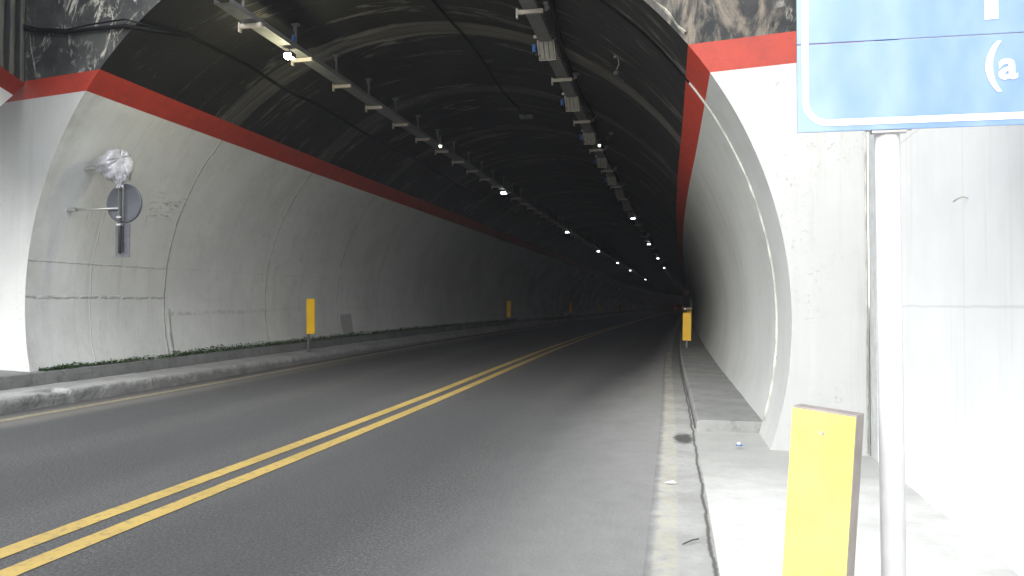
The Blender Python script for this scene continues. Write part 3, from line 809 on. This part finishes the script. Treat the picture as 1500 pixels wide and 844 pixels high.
for z, rr in ((3.30, .13), (3.24, .12), (3.19, .075), (3.15, .03), (3.12, .035), (3.10, .05)):
    r_ = []
    for k in range(nseg + 1):
        tt = 2 * math.pi * (k % nseg) / nseg
        r2 = rr * (1 + .18 * math.sin(tt * 11 + z * 20) + .2 * noise.noise(Vector((math.cos(tt) * 4, math.sin(tt) * 4, z * 9))))
        c_ = Vector((gx - .03 * (z - 3.1) * 5, gy, z)); r_.append(c_ + Vector((math.cos(tt) * r2, math.sin(tt) * r2, .02 * math.sin(tt * 7))))
    rows.append(r_)
bag.grid(rows)
n = NM('silver_plastic_sheet', .4, .25); n.color(n.mix(n.ramp(n.noise(n.obj(), 12, 4), .35, .65), (.36, .36, .39), (.55, .55, .59))); n.bump(n.noise(n.obj(), 22, 5, .6, 1.2), .6, .02); M['bag'] = n.m
ob = under(bag.build('wrapped_lamp', M['bag'], smooth=True), gr); ob['label'] = 'lamp head wrapped in crumpled silver sheeting'

# ---------------------------------------------------------------- delineators
def make_delin(ym, panel=(.22, .035, .80), z0=.42, post_x=-.09):
    root = empty('delineator_post')
    m = MB(); m.box((0, -.02, z0 + panel[2] / 2), panel); m.build('panel', ym, root, bevel=.003)
    m = MB(); m.box((post_x, .012, (z0 + panel[2]) / 2 - .01), (.05, .03, z0 + panel[2] - .02)); m.build('post', M['hang'], root)
    return root
d0 = make_delin(M['yellow'])
labs_l = ['yellow delineator on the left kerb nearest the camera, standing before the mossy wall', 'second yellow delineator along the left kerb', 'third, dim orange delineator along the left kerb', 'fourth, very small orange delineator along the left kerb', 'fifth delineator along the left kerb, hardly visible in the dark', 'sixth and farthest delineator seen along the left kerb']
for k, y in enumerate((18.05, 41.2, 64, 88, 112, 137)):
    o = d0 if k == 0 else copy_tree(d0)
    o.location = W(-8.50 if k == 0 else -8.55, y, .20); o.rotation_euler = (0, random.uniform(-.015, .015), R(-8)); o.scale = (1, 1, 1.04)
    tag(o, labs_l[k], 'delineator', 'yellow delineators along the left kerb')
d1 = make_delin(M['yellow'], (.22, .035, .74), .20, .0)
for k, (x, y, lab) in enumerate(((.28, 22.3, 'nearer of the two yellow delineators inside the tunnel on the right walkway'), (.50, 42, 'farther yellow delineator inside, half hidden behind the nearer right one'))):
    o = d1 if k == 0 else copy_tree(d1)
    o.location = W(x, y, .15); o.rotation_euler = (0, .02, 0); tag(o, lab, 'delineator', 'yellow delineators along the right walkway')
# the big near one
q = at(1200, 700, 3.1)
nd = empty('delineator_post', (q.x - .03, q.y, .0), R(-30)); tag(nd, 'large pale yellow leaning delineator board in front of the white post at bottom right', 'delineator')
LEAN = Matrix.Rotation(R(4.0), 4, 'Y')
Pn = (.245, .062, .95)
m = MB(); m.box((0, 0, .48), (.24, .08, .97), LEAN); bd = m.build('board', M['board_edge'], nd, bevel=.004)
m = MB(); m.box((0, -.0425, .48), (.236, .004, .955), LEAN); sh = m.build('reflective_face', M['yellow_near'], nd)
for zz in (.08, .88):
    m = MB(); m.tube([LEAN @ Vector((0, -.044, zz)), LEAN @ Vector((0, -.050, zz))], .008, 10); m.build('bolt', M['steel'], nd)

# ---------------------------------------------------------------- blue sign
s0, s1 = at(1168, 195, 3.25), at(1500, 183, 3.10)
e1 = (s1 - s0); e1.z = 0; e1.normalize(); ang = math.atan2(e1.y, e1.x)
sg = empty('direction_sign', (s0.x, s0.y, 0), ang)
tag(sg, 'blue sign with white rounded border and lettering on a white post at the top right', 'sign')
SW, Z0, Z1 = 1.16, s0.z, 3.25
SM = sg.matrix_basis
def sn():
    n = NM('blue_reflective_sheeting', .30); P = n.obj(); S = n.sep(P)
    k = n.noise(n.mapv(P, (3, 1, 1.4)), 1.2, 4, .5)
    c = n.mix(n.ramp(k, .35, .7), (.12, .22, .45), (.21, .31, .51))
    c = n.mix(n.ramp(n.noise(P, 30, 5, .7), .68, .78, 0., .3), c, (.4, .5, .62))
    n.color(c); n.b.inputs['Specular IOR Level'].default_value = .6
    n.b.inputs['Coat Weight'].default_value = 1; n.b.inputs['Coat Roughness'].default_value = .38
    n.bump(n.noise(n.mapv(P, (1, 1, .6)), 1.6, 3, .5), .5, .03)
    return n.m
M['sign_blue'] = sn(); M['sign_white'] = flat('white_reflective', (.85, .87, .9), .4, var=.03)
zs = 2.385
m = MB(); m.box((SW / 2, 0, (Z0 + zs) / 2 - .001), (SW, .012, zs - Z0 - .002)); m.build('lower_panel', M['sign_blue'], sg, bevel=.0015)
m = MB(); m.box((SW / 2, 0, (zs + Z1) / 2 + .001), (SW, .012, Z1 - zs - .002)); m.build('upper_panel', M['sign_blue'], sg, bevel=.0015)
m = MB()
def rr(x0, z0, x1, z1, r, n=10):
    P = []
    for cx_, cz_, a0 in ((x0 + r, z0 + r, 180), (x1 - r, z0 + r, 270), (x1 - r, z1 - r, 0), (x0 + r, z1 - r, 90)):
        for i in range(n + 1):
            t = R(a0 + 90 * i / n); P.append((cx_ + r * math.cos(t), cz_ + r * math.sin(t)))
    return P
oo, ii = rr(.018, Z0 + .022, SW - .018, Z1 - .022, .10), rr(.043, Z0 + .047, SW - .043, Z1 - .047, .075)
for i in range(len(oo)):
    j = (i + 1) % len(oo)
    m.quad([(oo[i][0], -.0085, oo[i][1]), (oo[j][0], -.0085, oo[j][1]), (ii[j][0], -.0085, ii[j][1]), (ii[i][0], -.0085, ii[i][1])])
m.build('border', M['sign_white'], sg)
def local(px_, py_):
    n_ = Vector((e1.y, -e1.x, 0)); r = cF + cR * ((px_ - 750) / F_PX) - cU * ((py_ - 422) / F_PX)
    k = (s0 - Vector((0, 0, CAM_H))).dot(n_) / r.dot(n_); p = Vector((0, 0, CAM_H)) + r * k
    return (p - s0).dot(e1), p.z
def text(body, x, z, size, name, sxx=1):
    cu = bpy.data.curves.new(name, 'FONT'); cu.body = body; cu.size = size; cu.extrude = .0008; cu.offset = .0035 if body != '(' else .002
    o = bpy.data.objects.new(name, cu); col.objects.link(o); dg = bpy.context.evaluated_depsgraph_get()
    me = bpy.data.meshes.new_from_object(o.evaluated_get(dg)); bpy.data.objects.remove(o)
    me.materials.clear(); me.materials.append(M['sign_white'])
    w = bpy.data.objects.new(name, me); col.objects.link(w); w.parent = sg
    w.location = (x, -.0095, z); w.rotation_euler = (R(90), 0, 0); w.scale = (sxx, 1, 1); return w
xa, za = local(1463, 116)
for zz in (Z0 + .07, zs - .05, zs + .06, Z1 - .08):
    m = MB(); m.box((SW / 2, .024, zz), (SW - .06, .03, .04)); m.build('back_rail', M['steel'], sg)
text('a', xa - .004, za, .155, 'lettering')
xb, zb_ = local(1443, 124); text('(', xb - .012, zb_ + .018, .205, 'lettering')
xc, zc_ = local(1441, 30); m = MB(); m.box((xc + .024, -.0085, zc_ + .15), (.047, .002, .30)); m.build('lettering', M['sign_white'], sg)
xp = local(1303, 195)[0]
for xq in (xp, SW - .12):
    m = MB(); m.tube([(xq + .015, .058, .0), (xq, .058, Z1 - .1)], .046, 20, True); m.build('post', M['white_steel'], sg, smooth=True)
m = MB(); m.box((xp, .012, Z0 + .02), (.17, .02, .045)); m.box((xp, .012, Z0 - .006), (.13, .03, .012)); m.build('bracket', M['steel'], sg, bevel=.003)

# ---------------------------------------------------------------- far things
r = empty('round_sign', W(.32, 78, .15)); tag(r, 'small pinkish round sign far inside on the right walkway above the yellow delineators', 'sign')
m = MB(); m.tube([(0, -.02, 2.3), (0, 0, 2.3)], .30, 24); m.build('sign_face', flat('faded_pink', (.75, .5, .48), .5), r)
m = MB(); m.tube([(0, .03, 0), (0, .03, 2.5)], .035, 8); m.build('post', M['dark'], r)
m = MB(); m.box((0, .0, 1.5), (.62, .05, .9)); m.build('plate', M['dark'], r)
cp = W(-1.75, 165, 0)
car = empty('car', cp); tag(car, 'distant dark car with two red tail lamps deep in the tunnel', 'car')
m = MB()
secs = [(0, .35, .95, .85), (.15, .3, 1.05, .86), (.9, .28, 1.08, .87), (3.2, .28, 1.0, .87), (4.2, .3, .8, .8), (4.4, .35, .65, .75)]
rows = [[(-w, y, z0), (-w, y, z1 * .8), (-w * .92, y, z1), (w * .92, y, z1), (w, y, z1 * .8), (w, y, z0), (-w, y, z0)] for y, z0, z1, w in secs]
m.grid(rows); m.quad(rows[0][:6]); m.quad(rows[-1][:6][::-1]); m.build('body', M['car'], car)
m = MB(); rows = [[(-w, y, .95), (-w * .82, y, z), (w * .82, y, z), (w, y, .95)] for y, z, w in ((.3, 1.0, .8), (.8, 1.42, .78), (2.2, 1.45, .78), (3.1, 1.0, .8))]
m.grid(rows); m.build('cabin', M['glass'], car)
for sx_ in (-1, 1):
    for y_ in (.85, 3.5): m = MB(); m.tube([(sx_ * .70, y_, .32), (sx_ * .88, y_, .32)], .32, 16); m.build('wheel', M['tyre'], car)
    m = MB(); m.box((sx_ * .68, -.01, .78), (.16, .04, .08)); m.build('tail_lamp', M['tail'], car)

# thin haze over the whole scene, added to lift the blacks like veiling glare
hz = MB(); hz.box((0, 0, 22), (1830, 1830, 46.5)); hm_ = bpy.data.materials.new('haze'); hm_.use_nodes = True
ht = hm_.node_tree; ht.nodes.remove(ht.nodes['Principled BSDF']); pv = ht.nodes.new('ShaderNodeVolumePrincipled')
pv.inputs['Color'].default_value = (.9, .93, 1, 1); pv.inputs['Density'].default_value = .0009
ht.links.new(pv.outputs[0], ht.nodes['Material Output'].inputs['Volume'])
hz.build('haze', hm_)['kind'] = 'stuff'
# litter
lt = empty('litter', at(1083, 657, 7.7)); lt.location.z = .04; tag(lt, 'small blue and white scrap of litter on the pavement before the arch foot', 'litter')
m = MB(); m.box((0, 0, 0), (.06, .03, .008)); m.build('scrap', M['blue'], lt)
m = MB(); m.box((-.005, .02, .014), (.03, .025, .02)); m.build('cap', M['sign_white'], lt, bevel=.004)
lt = empty('paper_scrap', at(982, 722, 6.2)); lt.location.z = .008; tag(lt, 'torn white paper scrap lying in the gutter', 'litter')
m = MB(); m.quad([(-.05, 0, 0), (.0, -.03, .004), (.05, .0, .002), (.02, .05, .012), (-.02, .02, .006)]); m.build('paper', M['sign_white'], lt)
tw = MB(); p = at(1000, 828, 4.6); p.z = .01; tag(tw.tube([p, p + Vector((.05, .05, .012)), p + Vector((.09, .11, .006))], .004, 5).build('twig', M['dark']), 'thin dark twig lying in the gutter at the bottom edge', 'twig')
